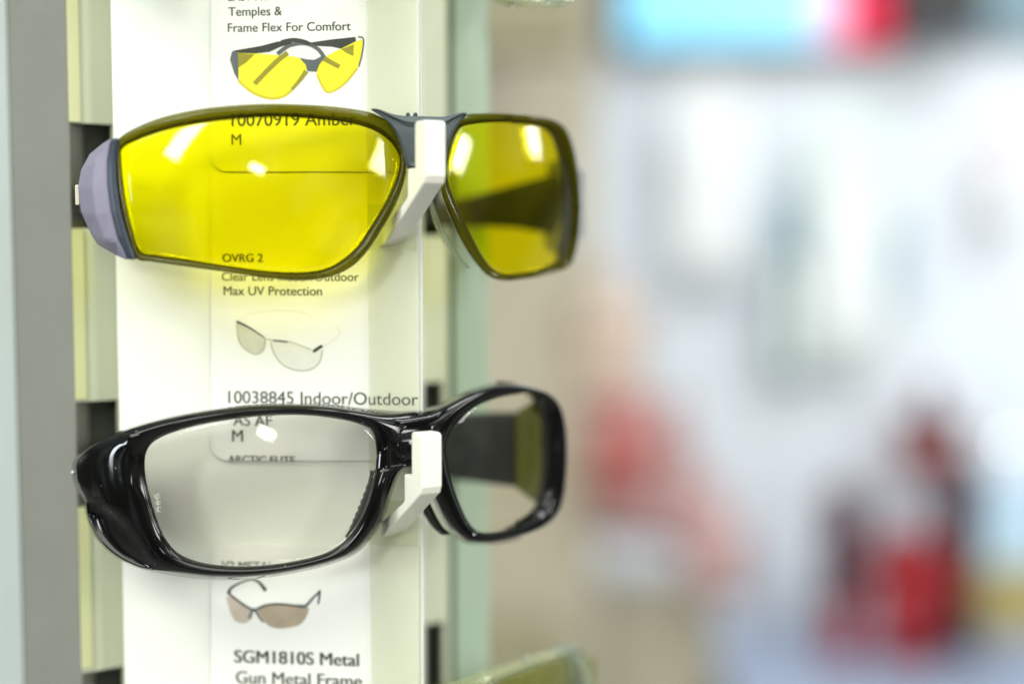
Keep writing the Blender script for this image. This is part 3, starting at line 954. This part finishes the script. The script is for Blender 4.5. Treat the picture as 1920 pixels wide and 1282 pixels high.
# saddle of the nose bridge, moulded over the middle
bm = bmesh.new()
tops = catmull([(722, 769), (745, 771), (770, 770), (788, 767), (808, 762), (828, 755), (850, 745)], 4, closed=False)
bots = catmull([(734, 850), (752, 872), (768, 866), (788, 864), (800, 872), (812, 860), (828, 830)], 4, closed=False)
NB = len(tops)
prof = [(0.0, -.0088), (0.03, -.0056), (0.09, -.0012), (0.15, .0007), (0.22, .0011), (0.30, .0004), (0.45, .0009), (0.65, .0016), (0.85, .0013), (0.95, .0002), (1.0, -.002), (1.0, -.006), (0.5, -.0088)]
rows = []
for k in range(NB):
    e_ = 0.0012 * smooth(0.62, 1.0, abs(k / (NB - 1) * 2 - 1))
    row = []
    for q, off in prof:
        x = tops[k][0] + (bots[k][0] - tops[k][0]) * q
        y = tops[k][1] + (bots[k][1] - tops[k][1]) * q
        row.append(bm.verts.new(fb.px(x, y, off - e_ + .0003)))
    rows.append(row)
for k in range(NB - 1):
    for q in range(len(prof)):
        r_ = (q + 1) % len(prof)
        bm.faces.new((rows[k][q], rows[k][r_], rows[k + 1][r_], rows[k + 1][q]))
bm.faces.new(rows[0]); bm.faces.new(rows[-1][::-1])
link('bridge', bm, M['black_gloss'], black, smooth=True)
def tuck(o, i, k): return [(b[0] + (a[0] - b[0]) * k, b[1] + (a[1] - b[1]) * k) for a, b in zip(o, i)]
for o_, i_ in ((BL_out, BL_in), (BR_out, BR_in)):
    l = tuck(o_, i_, .22)
    lens_mesh('lens', fb, l, M['lens_clear'], black, -.0020, .0016)
# ribbed nose pads behind the frame
for a, sgn in (([(718, 888), (711, 925), (700, 958), (684, 988), (666, 1014)], 1), ([(806, 925), (815, 950), (828, 976), (842, 996), (856, 1008)], -1)):
    L = catmull(a, 10, closed=False)
    bm = bmesh.new(); R0 = []
    for i, (x, y) in enumerate(L):
        t = i / (len(L) - 1)
        w = (7 + 1.2 * math.sin(i * 1.6)) * math.sin(math.pi * min(max(t, .12), .9))
        f, z = fb.un(x, y, 0)
        p = fb.P(f, z, -.005); q = fb.P(f - 0.006 * sgn * w / 7, z, -.006 - .0003 * w)
        n2 = (q - p).cross(Vector((0, 0, 1))).normalized() * .0012
        R0.append([bm.verts.new(v) for v in (p + n2, q + n2, q - n2, p - n2)])
    for i in range(len(R0) - 1):
        for j in range(4):
            k = (j + 1) % 4
            bm.faces.new((R0[i][j], R0[i][k], R0[i + 1][k], R0[i + 1][j]))
    bm.faces.new(R0[0]); bm.faces.new(R0[-1][::-1])
    link('nose_pad', bm, M['black_matte'], black, smooth=True)
# arms
hl = at(180, 880, 0.372)
el = at(172, 860, 0.3995)
temple_mesh('temple', [hl, hl.lerp(el, .5), el], [.011, .010, .009], .003, M['black_matte'], black)
f_end, z_end = fb.un(1058, 850)
hr = fb.P(f_end, z_end, -.0065)
hr.z = zat(850, hr.y)
er = Vector((X(812, 0.4345), 0.4345, zat(838, 0.4345)))
d = (er - hr)
w1 = hr + d * .12 + Vector((0.0004, .003, 0))
w2 = hr + d * .25 + Vector((0.0004, .0045, 0))
tw = temple_mesh('side_window', [hr, w1, w2], [.031, .0285, .0228], .0022, M['side_window'], black)
temple_mesh('temple', [w2 + d * .004, hr + d * .5 + Vector((0, .005, 0)), hr + d * .75 + Vector((0, .0035, 0)), er, er + d * .12], [.0222, .0215, .0205, .0150, .0140], .0034, M['black_matte'], black)
# hinge pin at the far left
bm = bmesh.new()
bmesh.ops.create_uvsphere(bm, u_segments=12, v_segments=8, radius=.0007, matrix=Matrix.Translation(fb.px(137, 886, -.0115)))
link('hinge', bm, M['steel'], black, smooth=True)
# moulded mark on the left lens
def lens_mark(fr, root, s, px, py, h, rot, mat, off):
    cu = bpy.data.curves.new('lens_mark', 'FONT'); cu.body = s; cu.size = 1; cu.offset = -0.01
    tmp = bpy.data.objects.new('lens_mark', cu); COL.objects.link(tmp)
    dg = bpy.context.evaluated_depsgraph_get(); dg.update()
    me = bpy.data.meshes.new_from_object(tmp.evaluated_get(dg))
    bpy.data.objects.remove(tmp); bpy.data.curves.remove(cu)
    c, s_ = math.cos(rot), math.sin(rot)
    for v in me.vertices:
        u, w = v.co.x * h, v.co.y * h
        v.co = fr.px(px + u * c + w * s_, py + u * s_ - w * c, off)
    me.materials.append(mat)
    o = bpy.data.objects.new('lens_mark', me); COL.objects.link(o)
    o.parent = root; o.matrix_parent_inverse = root.matrix_world.inverted()
M['mark'] = pbr('pale_lens_mark', (0.75, 0.75, 0.72), 0.5)
lens_mark(fb, black, 'PHHS', 303, 960, 15, math.radians(-97), M['mark'], -.0023)

# ================================================================== shop behind, far out of focus
bm = bmesh.new()
box(bm, (0, 1.5, -0.01), (9, 9, 0.02))
tag(link('floor', bm, M['floor']), kind='structure')
YW = 2.35
bm = bmesh.new()
box(bm, (0.9, YW + .05, 1.4), (4.2, .1, 2.8))
tag(link('wall', bm, M['wall']), 'pale blue white shop wall behind the merchandise, far out of focus', 'wall')
def bx(px0, px1, py0, py1, Y, depth):
    a, b = at(px0, py0, Y), at(px1, py1, Y)
    return ((a + b) / 2 + Vector((0, depth / 2, 0)), (abs(b.x - a.x), depth, abs(a.z - b.z)))
def slab(name, label, cat, r, Y, depth, mat, bevel=.004, group=None, ry=0.0):
    bm = bmesh.new()
    c, s = bx(*r, Y, depth)
    box(bm, c, s, ry=ry)
    o = link(name, bm, mat, None, bevel=bevel)
    return tag(o, label, cat, group)

# beige partition beside the stand
bm = bmesh.new()
a = at(560, 440, 1.75); b = at(1120, 440, 1.95)
prism(bm, [(a.x, a.y), (b.x, b.y), (b.x, b.y + .05), (a.x, a.y + .05)], 0, 2.6)
tag(link('partition', bm, M['partition']), 'beige partition board right behind the display column, blurred', 'partition')
# counter
bm = bmesh.new()
zs = at(1700, 1175, 2.33).z
box(bm, (at(1800, 1205, 2.13).x, 2.13, zs / 2), (0.75, .40, zs))
tag(link('counter', bm, M['shelf'], bevel=.01), 'blurred lavender blue counter under the dark red merchandise', 'counter')

# screen with a bright picture
def screen_nodes(nt, em):
    tc = nt.nodes.new('ShaderNodeTexCoord')
    sp = nt.nodes.new('ShaderNodeSeparateXYZ')
    nt.links.new(tc.outputs['Generated'], sp.inputs[0])
    rp = nt.nodes.new('ShaderNodeValToRGB')
    el = rp.color_ramp.elements
    el[0].position = 0.0; el[0].color = (0.28, 0.74, 1.0, 1)
    el[1].position = 1.0; el[1].color = (0.008, 0.008, 0.01, 1)
    for p, c in ((0.66, (0.36, 0.78, 1.0)), (0.72, (0.85, 0.62, 0.80)), (0.78, (0.88, 0.42, 0.60)), (0.82, (0.75, 0.03, 0.08)), (0.97, (0.65, 0.03, 0.07))):
        q = el.new(p); q.color = c + (1,)
    rp.color_ramp.interpolation = 'LINEAR'
    nt.links.new(sp.outputs['X'], rp.inputs[0])
    nt.links.new(rp.outputs[0], em.inputs['Color'])
    em.inputs['Strength'].default_value = 1.6
M['screen'] = emit('lit_screen_picture', screen_nodes)
ts = thing('wall_screen', 'blurred lit screen with cyan, pink and red picture at the top of the wall', 'screen', at(1500, -150, 2.25))
bm = bmesh.new(); c, s = bx(1150, 1700, -420, 92, 2.28, .05); box(bm, c, s)
link('frame', bm, M['screen_frame'], ts, bevel=.004)
bm = bmesh.new(); c, s = bx(1175, 1690, -400, 84, 2.275, .004); box(bm, c, s)
link('picture', bm, M['screen'], ts)

slab('header_panel', 'blurred blue grey header panel at the top right corner of the wall', 'panel', (1700, 2200, -400, 70), 2.31, .03, M['blue_grey'])
bm = bmesh.new(); c, s = bx(1690, 1850, -260, 56, 2.2, .09); box(bm, c, s)
spk = tag(link('wall_box', bm, M['screen_frame'], None, bevel=.008), 'black box mounted right of the lit screen, blurred', 'box')
bm = bmesh.new(); box(bm, c + Vector((0, -.047, 0)), (s[0] * .86, .006, s[2] * .9))
link('front_grille', bm, M['black_matte'], spk, bevel=.002)
slab('low_cabinet', 'low beige grey cabinet right of the bottom clear glasses, blurred', 'cabinet', (870, 1330, 1130, 2300), 2.05, .2, M['partition'], .01)
slab('foot_block', 'dark brown block added for the darker foot of the partition, blurred', 'box', (820, 1060, 1215, 1500), 1.6, .15, M['brown'], .01)  # added so the blurred partition grades darker at its foot
slab('backdrop', 'olive brown beam added for the darker top of the partition, blurred', 'backdrop', (820, 1095, -320, 100), 1.65, .06, M['brown'], .01)  # added so the blurred partition grades darker at its top

# hanging packs on the wall: white cards with a hole tab and a blister
def pack(label, r, Y, mat, blister, group='blurred packs hanging on the pale wall'):
    c, s = bx(*r, Y, .004)
    root = thing('hanging_pack', label, 'package', c + Vector((0, 0, s[2] / 2)), group)
    bm = bmesh.new(); box(bm, c, s)
    box(bm, c + Vector((0, 0, s[2] / 2 + .012)), (s[0] * .35, s[1], .024))
    link('backing_card', bm, mat, root)
    bm = bmesh.new()
    box(bm, c + Vector((0, -.012, -s[2] * .12)), (s[0] * .78, .022, s[2] * .6))
    link('blister', bm, blister, root, bevel=.008)
    return root
pack('white package hanging left of the greenish one, blurred', (1250, 1400, 170, 520), 2.28, M['card_white'], M['card_white'])
pack('greenish white package hanging beside a blue grey gap, blurred', (1520, 1660, 230, 680), 2.28, M['card_green'], M['card_white'])
pack('slim blue grey package hanging between two white ones, blurred', (1455, 1500, 380, 720), 2.27, M['blue_grey'], M['card_green'])
pack('pale pink package hanging at the right edge of the photo, blurred', (1845, 1905, 250, 430), 2.27, M['pink'], M['card_white'])
pack('slim blue grey package right of the greenish one, blurred', (1672, 1700, 430, 560), 2.29, M['blue_grey'], M['pale_blue'])

# soft goods: bulging pouches built as lofted pillows
def pillow(bm, c, s, seg=10, bulge=1.0, tilt=0.0):
    rows = []
    for i in range(seg + 1):
        v = i / seg * 2 - 1
        row = []
        for j in range(seg + 1):
            u = j / seg * 2 - 1
            h = (1 - abs(u) ** 2.6) * (1 - abs(v) ** 2.6)
            row.append((u, v, h))
        rows.append(row)
    for sg in (-1, 1):
        vs = [[bm.verts.new(c + Matrix.Rotation(tilt, 3, 'Y') @ Vector((u * s[0] / 2 * (1 - .06 * (1 - abs(v))), sg * h * s[1] / 2 * bulge, v * s[2] / 2))) for u, v, h in row] for row in rows]
        for i in range(seg):
            for j in range(seg):
                bm.faces.new((vs[i][j], vs[i][j + 1], vs[i + 1][j + 1], vs[i + 1][j]))
    bmesh.ops.remove_doubles(bm, verts=bm.verts[:], dist=1e-5)

def pouch(label, r, Y, th, body, flap, tilt=0.0, strap=True, cat='pouch', group='blurred red soft goods'):
    c, s = bx(*r, Y, 0.0)
    root = thing('hanging_pouch', label, cat, c + Vector((0, 0, s[2] / 2)), group)
    bm = bmesh.new(); pillow(bm, c, (s[0], th, s[2]), tilt=tilt)
    link('body', bm, body, root, smooth=True)
    bm = bmesh.new(); pillow(bm, c + Vector((0, -.012, s[2] * .30)), (s[0] * 1.02, th * .95, s[2] * .36), tilt=tilt)
    link('flap', bm, flap, root, smooth=True)
    bm = bmesh.new(); box(bm, c + Vector((0, 0, s[2] * .5 + .02)), (.03, .004, .06))
    link('hanging_loop', bm, flap, root, bevel=.001)
    return root
pouch('pale salmon pouch hanging highest on the beige partition edge, blurred', (1075, 1215, 565, 760), 1.93, .05, M['salmon'], M['salmon'])
pouch('large faded rose pouch hanging behind the red one, blurred', (1075, 1275, 740, 1010), 1.96, .05, M['rose'], M['rose'], .1)
pouch('rose pouch added as pink haze directly under the pale salmon one, blurred', (1085, 1200, 690, 830), 2.0, .05, M['rose'], M['rose'], -.2)  # this pouch and the next are added to spread a pink haze
pouch('narrow rose pouch added as pink haze between the large one and the lowest one, blurred', (1240, 1330, 880, 1030), 2.0, .05, M['rose'], M['rose'], .35)
pouch('small red pouch hanging right of the black glasses, blurred', (1110, 1225, 800, 935), 1.88, .05, M['red'], M['red'], .25)
pouch('small faded rose pouch hanging lowest, between the red one and the counter, blurred', (1275, 1405, 985, 1120), 1.98, .05, M['rose'], M['rose'])

# dark red gloves standing in a display bin on the counter
def glove(label, px, pyb, pyt, Y, wpx, body, cuff, tilt=0.0):
    base = at(px, pyb, Y); top = at(px, pyt, Y)
    h = top.z - base.z; w = wpx / FPX * Y
    root = thing('work_glove', label, 'glove', base, 'blurred dark red gloves on the counter')
    R = Matrix.Rotation(tilt, 3, 'Y')
    bm = bmesh.new()
    pillow(bm, base + R @ Vector((0, 0, h * .20)), (w * .80, .05, h * .40), tilt=tilt)
    link('cuff', bm, cuff, root, smooth=True)
    bm = bmesh.new()
    pillow(bm, base + R @ Vector((0, 0, h * .52)), (w, .055, h * .42), tilt=tilt)
    link('palm', bm, body, root, smooth=True)
    for i, (dx, l) in enumerate(((-.36, .30), (-.12, .36), (.12, .34), (.36, .27))):
        bm = bmesh.new()
        pillow(bm, base + R @ Vector((w * dx, 0, h * (.68 + l / 2))), (w * .25, .035, h * l), tilt=tilt + dx * .15)
        link('finger', bm, body, root, smooth=True)
    bm = bmesh.new()
    pillow(bm, base + R @ Vector((w * .58, 0, h * .55)), (w * .26, .035, h * .32), tilt=tilt + .5)
    link('thumb', bm, body, root, smooth=True)
    return root
GZ = 440 + (CAMZ - zs) / 2.15 * FPX
glove('dark maroon glove standing at the left end of the red group on the counter, blurred', 1578, GZ, 915, 2.15, 92, M['maroon'], M['deep_red'])
glove('bright red glove standing in the middle of the red group on the counter, blurred', 1702, GZ, 1000, 2.12, 135, M['deep_red'], M['deep_red'])
glove('tall maroon glove standing at the right end of the red group, blurred', 1792, GZ, 860, 2.18, 98, M['maroon'], M['maroon'])
pouch('red pouch hanging above the tall maroon glove, blurred', (1685, 1800, 775, 895), 2.25, .05, M['red'], M['maroon'])
slab('leaflet', 'pale blue leaflet standing at the right edge of the photo, blurred', 'leaflet', (1845, 1990, 900, 1090), 2.1, .01, M['pale_blue'])
slab('carton', 'ochre carton at the right edge of the photo under the pale blue leaflet, blurred', 'carton', (1850, 1990, 1080, 1195), 2.0, .08, M['ochre'], .006)

# small glowing ball added to make a bright round glint
M['glow'] = emit('glint_glow', lambda nt, em: (em.inputs['Color'].__setattr__('default_value', (0.9, 1, 1, 1)), em.inputs['Strength'].__setattr__('default_value', 9.0)))
glint_ball = thing('glint_emitter', 'tiny glowing ball added as a glint, a pale disc at the right edge', 'glint', at(1893, 830, 2.0))
bm = bmesh.new()
bmesh.ops.create_uvsphere(bm, u_segments=16, v_segments=10, radius=.004, matrix=Matrix.Translation(at(1893, 830, 2.0)))
link('glint_ball', bm, M['glow'], glint_ball, smooth=True)
bm = bmesh.new()
box(bm, at(1893, 830, 2.0) + Vector((0, .178, 0)), (.012, .345, .012))
link('holder', bm, M['card_white'], glint_ball)
